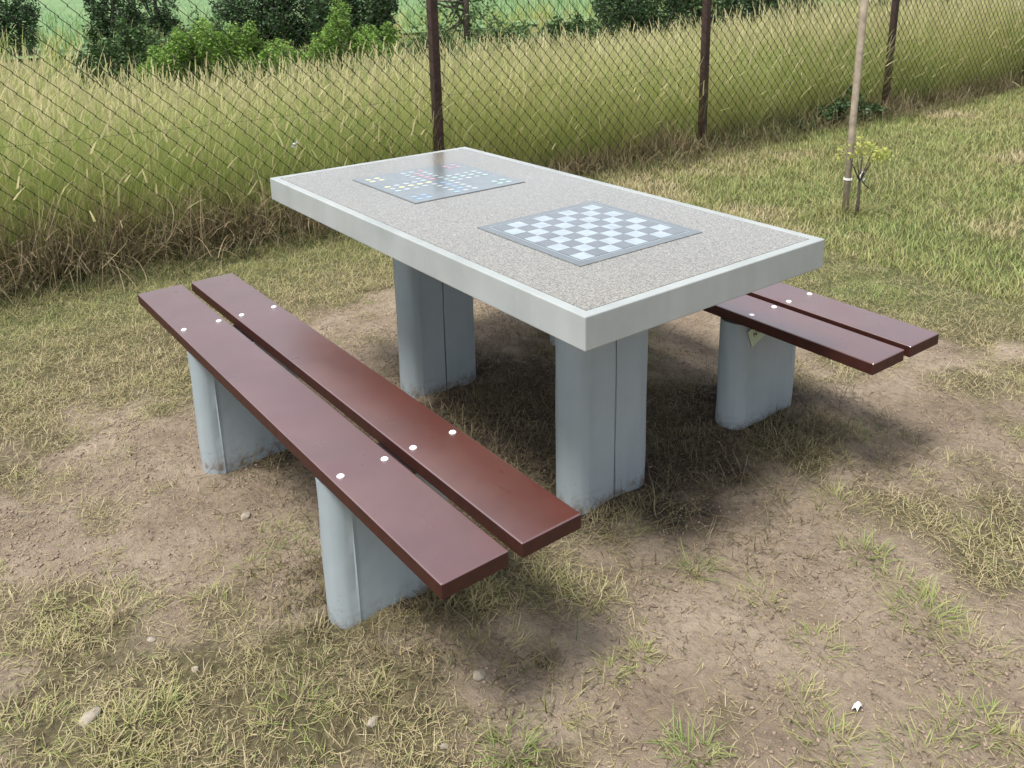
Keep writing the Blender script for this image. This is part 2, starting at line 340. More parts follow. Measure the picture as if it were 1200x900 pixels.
def leg_mesh(name, pts, z0, z1, parent, loc):
    bm = bmesh.new(); nz = 14; rings = []
    for k in range(nz + 1):
        z = z0 + (z1 - z0) * k / nz
        rings.append([bm.verts.new((x + 0.0012 * math.sin(z * 23 + i), y + 0.0012 * math.sin(z * 17 + 2 * i), z)) for i, (x, y) in enumerate(pts)])
    n = len(pts)
    for k in range(nz):
        for i in range(n):
            f = bm.faces.new((rings[k][i], rings[k][(i + 1) % n], rings[k + 1][(i + 1) % n], rings[k + 1][i])); f.smooth = True
    bm.faces.new(rings[0][::-1]); bm.faces.new(rings[-1])
    o = bm_obj(name, bm, M_leg, parent); o.location = loc
    md = o.modifiers.new('edge', 'EDGE_SPLIT'); md.split_angle = math.radians(40)
    return o

TH, TL, TW, TT = 0.75, 1.6154, 0.8049, 0.076
table = empty('game_table')
tag(table, 'concrete table with speckled top and two inlaid game boards, between the two benches', 'table')
bm = bmesh.new(); rim = 0.026
L2, W2 = TL / 2, TW / 2
prism(bm, [(-L2, -W2), (L2, -W2), (L2, W2), (-L2, W2)], TH - TT, TH - 0.006)
for (a, b_) in (((-L2, -W2), (L2, -W2 + rim)), ((-L2, W2 - rim), (L2, W2)), ((-L2, -W2 + rim), (-L2 + rim, W2 - rim)), ((L2 - rim, -W2 + rim), (L2, W2 - rim))): pass
bm.free(); bm = bmesh.new()
# slab with a raised rim made as one closed shell
o4 = [(-L2, -W2), (L2, -W2), (L2, W2), (-L2, W2)]; i4 = [(-L2 + rim, -W2 + rim), (L2 - rim, -W2 + rim), (L2 - rim, W2 - rim), (-L2 + rim, W2 - rim)]
vb = [bm.verts.new((x, y, TH - TT)) for x, y in o4]; vt = [bm.verts.new((x, y, TH)) for x, y in o4]
vi = [bm.verts.new((x, y, TH)) for x, y in i4]; vd = [bm.verts.new((x, y, TH - 0.006)) for x, y in i4]
bm.faces.new(vb[::-1]); bm.faces.new(vd)
for k in range(4):
    j = (k + 1) % 4
    bm.faces.new((vb[k], vb[j], vt[j], vt[k])); bm.faces.new((vt[k], vt[j], vi[j], vi[k])); bm.faces.new((vi[k], vi[j], vd[j], vd[k]))
bm_obj('tabletop', bm, M_conc, table, bevel=(0.0045, 3))
bm = bmesh.new(); e = 0.0004
prism(bm, [(-L2 + rim + e, -W2 + rim + e), (L2 - rim - e, -W2 + rim + e), (L2 - rim - e, W2 - rim - e), (-L2 + rim + e, W2 - rim - e)], TH - 0.005, TH - 0.0004)
bm_obj('terrazzo_panel', bm, M_terr, table)

def flat_poly(bm, pts, z, mi):
    f = bm.faces.new([bm.verts.new((x, y, z)) for x, y in pts]); f.material_index = mi
def sq(cx, cy, h, k=None):
    k = h if k is None else k; return [(cx - h, cy - k), (cx + h, cy - k), (cx + h, cy + k), (cx - h, cy + k)]
# chessboard
bm = bmesh.new(); cx, cy, S = 0.3604, 0.0034, 0.4211; z = TH
prism(bm, sq(cx, cy, S / 2), z, z + 0.0012, 0)
lw = 0.0011; q = S * 0.443
for s in (-1, 1):
    flat_poly(bm, sq(cx + s * q, cy, lw, q), z + 0.0015, 1); flat_poly(bm, sq(cx, cy + s * q, q - lw, lw), z + 0.0015, 1)
cell = S * 0.426 * 2 / 8
for i in range(8):
    for j in range(8):
        ccx = cx + (i - 3.5) * cell; ccy = cy + (j - 3.5) * cell
        flat_poly(bm, sq(ccx, ccy, cell / 2 - 0.0002), z + 0.0015, 2 if (i + j) % 2 == 0 else 1)
bm_obj('chessboard', bm, [M_pl_bord, M_pl_light, M_pl_dark], table)
# cross-shaped racing game with round fields
bm = bmesh.new(); cx, cy, SX, SY_ = -0.3805, 0.0033, 0.4089, 0.4141
def rectp(hx, hy): return [(cx - hx, cy - hy), (cx + hx, cy - hy), (cx + hx, cy + hy), (cx - hx, cy + hy)]
prism(bm, rectp(SX / 2, SY_ / 2), z, z + 0.0012, 5)
flat_poly(bm, rectp(SX / 2 - 0.003, SY_ / 2 - 0.003), z + 0.0016, 0)
p = 0.0815
cells = {}
for i in range(-5, 6):
    for j in range(-5, 6):
        if (abs(i) == 1 or abs(j) == 1) and min(abs(i), abs(j)) <= 1 and (i, j) != (0, 0): cells[(i, j)] = 1
        if (abs(i) == 5 and j == 0) or (abs(j) == 5 and i == 0): cells[(i, j)] = 1
for k in range(1, 5): cells[(0, -k)] = 2; cells[(-k, 0)] = 3; cells[(k, 0)] = 4; cells[(0, k)] = 6
cells[(-1, -5)] = 2; cells[(-5, 1)] = 3; cells[(5, -1)] = 4; cells[(1, 5)] = 6
for a in (4, 5):
    for b_ in (4, 5):
        cells[(-a, -b_)] = 2; cells[(-a, b_)] = 3; cells[(a, -b_)] = 4; cells[(a, b_)] = 6
for (i, j), mi in cells.items():
    ox, oy = cx + i * p * SX, cy + j * p * SY_; r_ = 0.0104
    flat_poly(bm, [(ox + r_ * math.cos(2 * math.pi * k / 20), oy + r_ * math.sin(2 * math.pi * k / 20)) for k in range(20)], z + 0.0020, mi)
bm_obj('race_game_board', bm, [M_pl_grey, M_pl_white, M_y, M_r, M_b, M_pl_bord, M_g], table)
pl = add_grooves(pill(0.108, 0.096, 0.146, seam=0.0005), 0.108)
for s in (1, -1):
    leg_mesh('leg', pl, -0.12, TH - TT - 0.001, table, (s * 0.4259, 0, 0))

# ------------------------------------------------------------ benches
BH, BL, BW, BG, BT = 0.4132, 1.8247, 0.1458, 0.0296, 0.0335
def make_bench():
    root = empty('bench')
    for s in (-1, 1):
        bm = bmesh.new(); box(bm, (0, 0, 0), (BL, BW, BT))
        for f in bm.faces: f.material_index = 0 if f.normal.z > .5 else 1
        pk = bm_obj('seat_plank', bm, [M_plank, M_edge], root, bevel=(0.0035, 3)); pk.location = (0, s * (BG + BW) / 2, BH - BT / 2)
        for u in (-0.5012, 0.5012):
            for v in (-0.052, 0.052):
                bm = bmesh.new(); R_ = 0.0086; prof = [(R_, 0.0), (R_ * 0.97, 0.0012), (R_ * 0.75, 0.0030), (R_ * 0.35, 0.0042)]
                rg = [[bm.verts.new((rr * math.cos(a), rr * math.sin(a), zz)) for a in [2 * math.pi * k / 18 for k in range(18)]] for rr, zz in prof]
                for a in range(3):
                    for k in range(18):
                        f = bm.faces.new((rg[a][k], rg[a][(k + 1) % 18], rg[a + 1][(k + 1) % 18], rg[a + 1][k])); f.smooth = True
                bm.faces.new(rg[3]); bm.faces.new(rg[0][::-1])
                bo = bm_obj('bolt', bm, M_bolt, pk); bo.location = (u, v, BT / 2 + 0.0003)
    for u in (-1, 1):
        leg_mesh('leg', pill(0.100, 0.110, 0.158), -0.12, BH - BT - 0.008, root, (u * 0.4245, 0, 0))
        bm = bmesh.new(); box(bm, (0, 0, 0), (0.15, 0.27, 0.006)); box(bm, (0.055, 0, -0.0065), (0.04, 0.262, 0.007))
        br = bm_obj('bracket', bm, M_steel, root, bevel=(0.001, 1)); br.location = (u * 0.453, 0, BH - BT - 0.0042)
        if u < 0: br.rotation_euler = (0, 0, math.pi)
    return root
bench1 = make_bench()
def copy_tree(o, parent=None):
    c_ = o.copy(); col.objects.link(c_)
    if parent is not None: c_.parent = parent
    for ch in list(o.children): copy_tree(ch, c_)
    return c_
bench2 = copy_tree(bench1)
bench1.location = (0.01465, -0.68509, 0); bench1.rotation_euler = (0, 0, 0.01153)
bench2.location = (0.00258, 0.67899, 0); bench2.rotation_euler = (0, 0, -0.01509)
tag(bench1, 'near red brown two plank bench with white bolts, seen whole in front of the table', 'bench', 'benches beside the game table')
tag(bench2, 'bench half hidden behind the game table with a pale card tucked under its plank', 'bench', 'benches beside the game table')
bm = bmesh.new(); a = 0.032
box(bm, (0, 0, 0), (0.0012, 2 * a, 2 * a), 0)
for (yy, zz, w_, h_, rr) in ((-0.012, 0.004, 0.0025, 0.016, 0.0), (-0.007, 0.004, 0.0025, 0.017, 0.5), (-0.002, 0.004, 0.0025, 0.016, 0), (0.011, 0.008, 0.010, 0.0022, 0), (0.011, 0.0, 0.010, 0.0022, 0)):
    bmesh.ops.create_cube(bm, size=1, matrix=Matrix.Translation((0.0009, yy, zz)) @ Matrix.Rotation(rr, 4, 'X') @ Matrix.Diagonal((0.0008, w_, h_, 1)))
for f in bm.faces:
    if f.calc_center_median().x > 0.00061: f.material_index = 1
card = bm_obj('paper_card', bm, [M_paper, M_ink], bench2); card.location = (0.4245 + 0.0545, -0.083, 0.332); card.rotation_euler = (math.radians(25), math.radians(3), 0)
card['label'] = 'pale green printed card hanging cornerwise'

# ------------------------------------------------------------ fence
FX = -2.5
fence = empty('chain_link_fence', (FX, 3.5, 0))
tag(fence, 'rusty chain link fence with brown square posts in front of the tall grass', 'fence')
FY0, FY1, FZ = -3.6, 11.6, 1.36
def wob(y, z): return 0.006 * math.sin(y * 3.1 + z * 2) + 0.004 * math.sin(y * 9.7 + 1.3)
VV = []; QQ = []
def wire(pts, r, n=4):
    base = len(VV)
    for i, p_ in enumerate(pts):
        for k in range(n):
            a = 2 * math.pi * (k + 0.5) / n
            VV.append((p_[0] + r * math.cos(a), p_[1] + r * math.sin(a) * 0.8, p_[2] + r * math.sin(a) * 0.6))
    for i in range(len(pts) - 1):
        for k in range(n):
            QQ.append((base + i * n + k, base + i * n + (k + 1) % n, base + (i + 1) * n + (k + 1) % n, base + (i + 1) * n + k))
dy, dz = 0.0885, 0.0925
ks = int((FY1 - FY0) / dy); nzz = int(FZ / (dz / 2))
for k in range(ks * 2):
    yk = FY0 + k * dy / 2 + 0.25 * dy; pts = []
    for i in range(nzz + 1):
        s = 1 if (i + k) % 2 == 0 else -1; zz = 0.015 + i * dz / 2
        yy = yk + s * (dy / 4 + 0.0016); ph = math.sin(yy * 1.7) * 0.02 + math.sin(yy * 0.6 + zz) * 0.01
        for e_ in ((-0.004, 0.004) if 0 < i < nzz else (0,)):
            # each turn passes over its neighbour
            pts.append((FX + 0.038 + wob(yy, zz) + (0.0022 * s), yy + 0.004 * math.sin(zz * 5 + yy * 2), zz + e_ * 0.35 + ph))
    wire(pts, 0.0024)
me = np_mesh('wire_mesh', np.array(VV), np.array(QQ)); o = link('wire_mesh', me, M_wire, fence); o.location = (-FX, -3.5, 0)
for zt in (0.055, 0.695, 1.345):
    VV = []; QQ = []
    wire([(FX + 0.042 + wob(y_, zt), y_, zt - 0.012 * math.sin(((y_ - 1.34) / 2.5 % 1) * math.pi)) for y_ in np.arange(FY0, FY1, 0.15)], 0.0014 if zt < 1.6 else 0.002)
    o = link('tension_wire', np_mesh('tension_wire', np.array(VV), np.array(QQ)), M_wire, fence); o.location = (-FX, -3.5, 0)
for k, py in enumerate((-3.55, -1.2 - 0.2, 1.337, 3.76, 6.357, 9.25, 11.6)):
    bm = bmesh.new(); w = 0.05
    prism(bm, [(-w / 2, -w / 2), (w / 2, -w / 2), (w / 2, w / 2), (-w / 2, w / 2)], -0.25, 1.38)
    prism(bm, [(-w / 2 - .003, -w / 2 - .003), (w / 2 + .003, -w / 2 - .003), (w / 2 + .003, w / 2 + .003), (-w / 2 - .003, w / 2 + .003)], 1.377, 1.392)
    for zt in (0.36, 0.70, 1.31):
        prism(bm, [(-w / 2 - .004, -w / 2 - .004), (w / 2 + .004, -w / 2 - .004), (w / 2 + .004, w / 2 + .004), (-w / 2 - .004, w / 2 + .004)], zt, zt + 0.004)
    po = bm_obj('post', bm, M_rust, fence, bevel=(0.004, 2)); po.location = (0, py - 3.5, 0); po.rotation_euler = (0.006 * ((k * 7) % 3 - 1), 0.008 * ((k * 5) % 3 - 1), 0)

# ------------------------------------------------------------ grass
def blades(base, h, width, yaw, lean, curl, tint, segs=3, root_h=0.0, zlift=0.0, taper=1.0, twist=None, kind=0.0):
    """ribbons: base (n,3), h length, lean initial angle from vertical, curl added angle over length"""
    n = len(base); P = np.zeros((n, segs + 1, 3)); P[:, 0] = base; ang = lean.copy()
    d = np.stack([np.cos(yaw), np.sin(yaw)], -1); sl = h / segs
    for k in range(segs):
        P[:, k + 1, 0] = P[:, k, 0] + np.sin(ang) * sl * d[:, 0]; P[:, k + 1, 1] = P[:, k, 1] + np.sin(ang) * sl * d[:, 1]
        P[:, k + 1, 2] = P[:, k, 2] + np.cos(ang) * sl; ang = ang + curl / segs
        if twist is not None:
            yy = yaw + twist * (k + 1) / segs; d = np.stack([np.cos(yy), np.sin(yy)], -1)
    t = np.linspace(0, 1, segs + 1); w = width[:, None] * (1 - taper * 0.88 * t[None] ** 1.6) * 0.5
    tw = yaw[:, None] + np.pi / 2 + rng.uniform(-0.9, 0.9, (n, 1))
    S = np.stack([np.cos(tw) * w, np.sin(tw) * w, 0 * w], -1)
    Vv = np.stack([P - S, P + S], 2).reshape(-1, 3)
    i0 = (np.arange(n)[:, None] * (segs + 1) + np.arange(segs)[None]) * 2
    Qq = np.stack([i0, i0 + 1, i0 + 3, i0 + 2], -1).reshape(-1, 4)
    A = np.zeros((n, segs + 1, 2, 4)); A[..., 0] = tint[:, None, None]; A[..., 1] = (root_h + (1 - root_h) * t)[None, :, None]; A[..., 2] = (np.clip(dug_shade(base[:, 0], base[:, 1]) * 1.1, 0, 0.9) * U(0.6, 1.05, n))[:, None, None]; A[..., 3] = 1
    return Vv, Qq, A.reshape(-1, 4), P
class Stuff:
    def __init__(s): s.V = []; s.Q = []; s.A = []; s.n = 0
    def add(s, r):
        s.V.append(r[0]); s.Q.append(r[1] + s.n); s.A.append(r[2]); s.n += len(r[0])
    def build(s, name, mat, label, cat, kind='stuff'):
        me = np_mesh(name, np.concatenate(s.V), np.concatenate(s.Q), {'blade': np.concatenate(s.A)})
        o = link(name, me, mat); tag(o, label, cat, kind=kind); print(name, len(me.polygons)); return o
U = rng.uniform
def in_view(x, y, m=60):
    """keep what could be seen from the photograph's side of the place"""
    v = (np.stack([x, y, 0 * x], -1) - CAM) @ MR
    px = 600 + F * v[:, 0] / np.maximum(-v[:, 2], 0.05); return (-v[:, 2] > 0.3) & (px > -330) & (px < 1530)

# colour: 0 = straw, 0.5 = olive, 1 = green
M_lawn = grass_mat('lawn_blade', [(0.0, (0.58, 0.50, 0.32)), (0.35, (0.47, 0.43, 0.21)), (0.6, (0.37, 0.39, 0.14)), (1.0, (0.23, 0.33, 0.09))],
                   [(0.0, (0.30, 0.235, 0.13)), (0.5, (0.22, 0.20, 0.085)), (1.0, (0.13, 0.19, 0.05))])
M_tall = grass_mat('meadow_blade', [(0.0, (0.58, 0.52, 0.30)), (0.3, (0.50, 0.50, 0.22)), (0.62, (0.41, 0.47, 0.16)), (1.0, (0.26, 0.38, 0.10))],
                   [(0.0, (0.56, 0.49, 0.24)), (0.4, (0.52, 0.51, 0.19)), (1.0, (0.37, 0.48, 0.15))], trans=0.55)

# leg footprints, so that no blade grows through concrete
FEET = [(0.4259, 0, .07, .175), (-0.4259, 0, .07, .175)] + [(0.0147 + s * .4245, -.685, .06, .172) for s in (1, -1)] + [(0.0026 + s * .4245, .679, .06, .172) for s in (1, -1)]
def free(x, y, m=0.0):
    ok = np.ones(len(x), bool)
    for fx, fy, a, b_ in FEET: ok &= ~((np.abs(x - fx) < a + m) & (np.abs(y - fy) < b_ + m))
    return ok
def scatter(n, x0, x1, y0, y1, prob):
    x = U(x0, x1, n); y = U(y0, y1, n); k = (U(0, 1, n) < prob(x, y)) & free(x, y) & in_view(x, y); return x[k], y[k]

lawn = Stuff()
# dense short turf in the near and middle ground
def near_prob(x, y):
    c_ = cover(x, y); return sm(0.36, 0.85, c_) * (0.35 + 0.65 * sm(0.3, 0.62, vnoise(x, y, 0.06, 31)))
x, y = scatter(230000, -2.45, 1.9, -1.6, 2.6, near_prob)
n = len(x); g = green(x, y); tint = np.clip(g * 0.75 + rng.normal(0.0, 0.2, n) + 0.05 * (g > .4), 0, 1)
h = (0.012 + 0.036 * U(0, 1, n) ** 1.5) * (0.75 + 0.6 * vnoise(x, y, 0.1, 41)) * (1 + 0.25 * sm(-1, -2, x))
lawn.add(blades(np.stack([x, y, hgt(x, y) - 0.004], -1), h, U(0.0013, 0.0028, n), U(0, 6.28, n), U(0.2, 1.25, n), U(-0.2, 1.1, n), tint))
# lawn on the right and beyond
x, y = scatter(190000, -2.45, 1.5, 2.3, 11.5, lambda x, y: 0.9 * sm(0.3, 0.7, cover(x, y)) * np.clip(1.3 - 0.08 * y, 0.35, 1))
n = len(x); g = green(x, y); tint = np.clip(g * 0.95 - 0.5 * sm(.52, .7, fbm(x, y, 0.7, 101)) + rng.normal(0, 0.18, n), 0, 1)
lawn.add(blades(np.stack([x, y, hgt(x, y) - 0.004], -1), U(0.03, 0.075, n), U(0.003, 0.006, n) * (1 + 0.06 * (y - 2)), U(0, 6.28, n), U(0.1, 1.0, n), U(0, 0.9, n), tint, segs=2))
lawn.build('lawn_grass', M_lawn, 'short patchy yellow green turf round the table and along the fence', 'grass')

# cut dry stalks lying flat
lit = Stuff()
def lit_prob(x, y): return 0.10 + 0.8 * sm(0.32, 0.62, cover(x, y)) * sm(0.35, 0.6, vnoise(x, y, 0.09, 51) + 0.2 * vnoise(x, y, 0.3, 55))
x, y = scatter(210000, -2.3, 1.9, -1.6, 2.8, lambda x, y: lit_prob(x, y) * sm(3.2, 1.5, y))
n = len(x); lean = rng.normal(1.42, 0.2, n); L = 0.010 + 0.042 * U(0, 1, n) ** 2.2
lit.add(blades(np.stack([x, y, hgt(x, y) + U(0.0005, 0.007, n)], -1), L, U(0.0009, 0.0021, n), U(0, 6.28, n), lean, rng.normal(0.15, 0.45, n), np.clip(np.abs(rng.normal(0.0, 0.3, n)), 0, 1), segs=5, root_h=0.0, taper=0.5, twist=rng.normal(0, 1.1, n)))
# brown weathered bits between them
x, y = scatter(120000, -2.3, 1.9, -1.6, 2.6, lambda x, y: 0.12 + 0.6 * sm(.4, .65, vnoise(x, y, .07, 53)))
n = len(x); br = Stuff()
br.add(blades(np.stack([x, y, hgt(x, y) + U(0.000, 0.004, n)], -1), 0.004 + 0.022 * U(0, 1, n) ** 2, U(0.0010, 0.0026, n), U(0, 6.28, n), rng.normal(1.5, 0.15, n), rng.normal(0.1, 0.5, n), U(0, 1, n), segs=3, taper=0.4, twist=rng.normal(0, 1.4, n)))
br.build('plant_debris', grass_mat('weathered_debris', [(0, (.24, .18, .12)), (.5, (.12, .085, .055)), (1, (.05, .036, .025))], [(0, (.17, .12, .08)), (1, (.04, .03, .02))], .05), 'small brown bits of weathered plant matter strewn over the soil', 'debris')
lit.build('dry_grass_litter', M_lawn, 'dry straw coloured cuttings lying flat on the bare soil', 'dry grass')

# larger tufts
tf = Stuff()
def tuft(px, py, r, nb, hh, tn, z=0.0, world=None, wmul=1.0):
    c_ = on_ground(px, py) if world is None else np.array([*world, 0])
    a = U(0, 6.28, nb); rr = r * np.sqrt(U(0, 1, nb)); x = c_[0] + rr * np.cos(a); y = c_[1] + rr * np.sin(a)
    k = free(x, y); x, y, a, rr = x[k], y[k], a[k], rr[k]; n = len(x)
    tf.add(blades(np.stack([x, y, hgt(x, y) - 0.003], -1), U(0.35, 0.95, n) * hh, U(0.0014, 0.0032, n) * wmul, a + rng.normal(0, 0.9, n), 0.25 + 1.1 * rr / r * U(0.3, 1.3, n) + np.abs(rng.normal(0, .25, n)), U(0.1, 1.1, n), np.clip(rng.normal(tn, 0.16, n), 0, 1), segs=5, twist=rng.normal(0, .6, n)))
for px, py, r, nb, hh, tn in ((1014, 652, .055, 130, .085, .75), (1085, 722, .07, 160, .09, .7), (818, 668, .035, 70, .08, .8), (985, 592, .07, 150, .075, .45), (700, 700, .07, 130, .07, .4),
        (815, 885, .045, 110, .09, .85), (600, 880, .04, 110, .09, .85), (640, 690, .06, 130, .075, .55), (436, 716, .05, 110, .06, .7), (345, 650, .07, 120, .05, .75), (250, 705, .05, 90, .05, .5), (345, 835, .06, 130, .07, .7),
        (330, 620, .07, 110, .045, .65), (470, 700, .08, 180, .07, .55), (520, 720, .08, 160, .065, .4), (1003, 510, .04, 90, .06, .75), (1060, 560, .08, 130, .05, .35), (895, 700, .06, 100, .055, .5), (960, 755, .05, 90, .06, .6),
        (970, 870, .07, 130, .07, .6), (940, 820, .06, 100, .06, .55), (1055, 690, .05, 70, .06, .6), (560, 700, .05, 110, .07, .5), (575, 760, .07, 100, .06, .3), (285, 372, .10, 220, .06, .8), (415, 355, .08, 120, .05, .75), (380, 350, .05, 70, .05, .8),
        (1022, 348, .16, 420, .07, .95), (935, 535, .09, 220, .08, .2), (905, 520, .08, 180, .07, .3), (960, 500, .07, 120, .06, .15), (760, 600, .09, 200, .07, .25), (735, 615, .07, 130, .06, .4), (130, 720, .12, 220, .06, .6), (125, 880, .10, 260, .07, .55), (160, 850, .10, 240, .06, .4),
        (370, 700, .06, 110, .05, .2), (640, 470, .09, 160, .06, .2), (600, 490, .08, 140, .05, .2), (380, 790, .05, 60, .05, .8), (905, 570, .06, 100, .05, .2), (660, 830, .05, 60, .06, .4), (750, 760, .06, 70, .05, .3), (1075, 880, .06, 90, .06, .6), (1140, 760, .08, 140, .07, .5), (1150, 850, .06, 120, .07, .7), (60, 760, .1, 160, .06, .5), (40, 860, .1, 200, .06, .6), (1170, 640, .1, 180, .07, .5)):
    tuft(px, py, r, nb, hh, tn)
# unmown grass round the planted stake
sx, sy_ = on_ground(990, 250)[:2]
for k in range(7): tuft(0, 0, 0.07, 60, U(.14, .3), .55, world=(sx + U(-.05, .16), sy_ + U(-.1, .07)), wmul=1.6)
# random small tufts
for k in range(260):
    x0, y0 = U(-1.8, 1.7), U(-1.5, 2.2)
    if cover(np.array([x0]), np.array([y0]))[0] < 0.3: continue
    tuft(0, 0, U(.02, .06), int(U(25, 80)), U(.035, .065), U(.1, .75), world=(x0, y0))
tf.build('grass_tufts', M_lawn, 'longer grass tufts scattered over the worn ground', 'grass')

# tall meadow grass behind the mesh
tall = Stuff()
def tall_layer(n, x0, x1, y0, y1, hmin, hmax, w0, w1, segs=5, seed=0.3):
    x = U(x0, x1, n); y = U(y0, y1, n); k = in_view(x, y); x, y = x[k], y[k]; n = len(x)
    hh = U(hmin, hmax, n) * (0.80 + 0.36 * fbm(x, y, 1.1, 61)); g = fbm(x, y, 1.3, 71); g2 = vnoise(x, y, 0.25, 75)
    tint = np.clip(0.58 + 1.2 * (g - 0.5) + 0.35 * (g2 - 0.5) + rng.normal(0, 0.15, n), 0, 1)
    yaw = U(0, 6.28, n); lean = np.abs(rng.normal(0.05, 0.15, n)); curl = np.abs(rng.normal(0.25, 0.38, n)); ww = U(w0, w1, n)
    nc = max(4, n // 55); ci = rng.integers(0, nc, n); isc = U(0, 1, n) < 0.55     # more than half stand in tussocks
    cx_ = U(x0, x1, nc); cy_ = U(y0, y1, nc); ch = U(0.62, 1.08, nc); ct = rng.normal(0.56, 0.27, nc); cl_ = rng.normal(0, 0.22, nc)
    a = U(0, 6.28, n); r_ = np.abs(rng.normal(0, 0.07, n))
    x = np.where(isc, np.clip(cx_[ci] + r_ * np.cos(a), x0, x1 + .04), x); y = np.where(isc, cy_[ci] + r_ * np.sin(a), y)
    hh = np.where(isc, hh * ch[ci], hh); tint = np.where(isc, np.clip(ct[ci] + rng.normal(0, .1, n), 0, 1), tint); yaw = np.where(isc, a + cl_[ci], yaw); lean = np.where(isc, 0.04 + r_ * U(1.2, 3.4, n) + np.abs(cl_[ci]) * .5, lean)
    broad = U(0, 1, n) < 0.06; ww = np.where(broad, ww * 2.6, ww); hh = np.where(broad, hh * .7, hh)
    r = blades(np.stack([x, y, 0 * x - 0.01], -1), hh, ww, yaw, lean, curl, tint, segs=segs)
    tall.add(r)
    # seed heads on some stems
    m_ = U(0, 1, n) < seed; P = r[3][m_]; d = P[:, -1] - P[:, -2]; d /= np.linalg.norm(d, axis=1)[:, None] + 1e-9
    q = len(P); yaw = np.arctan2(d[:, 1], d[:, 0]); lean = np.arccos(np.clip(d[:, 2], -1, 1))
    rr = blades(P[:, -1] - d * 0.03, U(0.07, 0.17, q), U(0.006, 0.013, q), yaw, lean, U(0, .5, q), np.clip(rng.normal(0.06, 0.08, q), 0, 1), segs=3, root_h=0.8, taper=0.7); tall.add(rr)
tall_layer(60000, -3.0, -2.62, -2.2, 11.5, 0.34, 0.93, 0.0016, 0.0036, seed=.12)
tall_layer(62000, -3.8, -3.0, -2.6, 12.5, 0.45, 0.90, 0.0018, 0.0042, seed=.16)
tall_layer(42000, -5.3, -3.8, -4.0, 14, 0.48, 0.78, 0.003, 0.006, 4, seed=.3)
tall_layer(26000, -8.0, -5.3, -7.0, 18, 0.32, 0.56, 0.005, 0.010, 4, seed=.3)
tall_layer(16000, -14.0, -8.0, -12.0, 26, 0.18, 0.36, 0.010, 0.018, 3, seed=.2)
tall_layer(9000, -18.5, -13.6, -30, 60, 0.4, 0.75, 0.018, 0.03, 3, seed=.3)
tall_layer(5000, -6.2, -4.2, -2.6, -0.3, 0.75, 1.0, 0.003, 0.006, 4, seed=.5)
tall_layer(5000, -4.0, -2.65, 5.2, 7.0, 0.7, 0.98, 0.003, 0.006, 4, seed=.4)
tall_layer(10000, -4.0, -2.65, 6.8, 11.5, 0.78, 1.12, 0.003, 0.006, 4, seed=.5)
tall.build('meadow_grass', M_tall, 'tall seeding meadow grass growing thick behind the wire fence', 'grass')

crop = Stuff(); n = 60000; x = -17 - 45 * U(0, 1, n) ** 1.3; y = U(-45, 95, n); k = in_view(x, y); x, y = x[k], y[k]; n = len(x)
crop.add(blades(np.stack([x, y, 0 * x + .02], -1), U(.3, .6, n), U(.02, .05, n) * (1 + (-x - 17) * .02), U(0, 6.28, n), np.abs(rng.normal(.15, .2, n)), U(.1, .8, n), np.clip(0.8 * fbm(x, y, 5, 131) + rng.normal(.1, .2, n), 0, 1), segs=3))
crop.build('crop_plants', grass_mat('crop_blade', [(0, (.17, .29, .11)), (1, (.26, .38, .16))], [(0, (.12, .22, .08)), (1, (.20, .31, .12))], .4), 'pale green young crop covering the field beyond the trees', 'crop')
# dead bent stalks at the foot of the mesh
tg = Stuff()
x = -2.5 + rng.normal(-0.02, 0.10, 20000); y = U(-2.2, 11.5, 20000)
k = in_view(x, y); x, y = x[k], y[k]; n = len(x)
thick = (0.45 + 0.9 * fbm(x, y, 0.5, 81)) * np.where(y < 1.5, 1.15, 0.68)
tg.add(blades(np.stack([x, y, U(-0.01, 0.16, n) * thick], -1), U(0.10, 0.38, n) * thick, U(0.002, 0.0045, n), U(0, 6.28, n), np.abs(rng.normal(0.6, 0.5, n)), rng.normal(0.7, 0.9, n), np.clip(rng.normal(0.10, 0.14, n) + 0.55 * sm(.45, .6, fbm(x, y, .6, 121)) * (y > 1), 0, 1), segs=6, root_h=0.1, taper=0.5, twist=rng.normal(0, 1.2, n)))
x = U(-2.42, -2.2, 5000); y = U(-1.5, 8, 5000); n = len(x)
tg.add(blades(np.stack([x, y, 0 * x], -1), U(0.08, 0.26, n), U(0.002, 0.004, n), U(0, 6.28, n), np.abs(rng.normal(0.9, 0.4, n)), rng.normal(0.5, 0.7, n), np.clip(rng.normal(0.6, 0.3, n), 0, 1), segs=5, taper=0.6))
M_dead = grass_mat('dead_stalk', [(0.0, (0.34, 0.27, 0.16)), (0.4, (0.20, 0.16, 0.08)), (1.0, (0.09, 0.13, 0.035))], [(0.0, (0.10, 0.07, 0.04)), (0.5, (0.07, 0.055, 0.027)), (1.0, (0.04, 0.055, 0.016))], trans=0.1)
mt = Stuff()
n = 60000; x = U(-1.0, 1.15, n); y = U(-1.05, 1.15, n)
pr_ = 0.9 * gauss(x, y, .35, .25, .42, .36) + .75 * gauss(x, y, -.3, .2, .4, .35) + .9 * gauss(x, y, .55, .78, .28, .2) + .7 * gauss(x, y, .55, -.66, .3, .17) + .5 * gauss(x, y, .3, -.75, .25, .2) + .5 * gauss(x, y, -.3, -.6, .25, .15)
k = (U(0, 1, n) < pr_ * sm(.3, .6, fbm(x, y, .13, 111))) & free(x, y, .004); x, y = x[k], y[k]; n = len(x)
mt.add(blades(np.stack([x, y, hgt(x, y) + U(-.002, .012, n)], -1), U(.02, .075, n), U(.0013, .0028, n), U(0, 6.28, n), np.abs(rng.normal(1.0, .35, n)), rng.normal(.4, .5, n), np.clip(rng.normal(.25, .3, n), 0, 1), segs=5, taper=.5, twist=rng.normal(0, 1, n)))
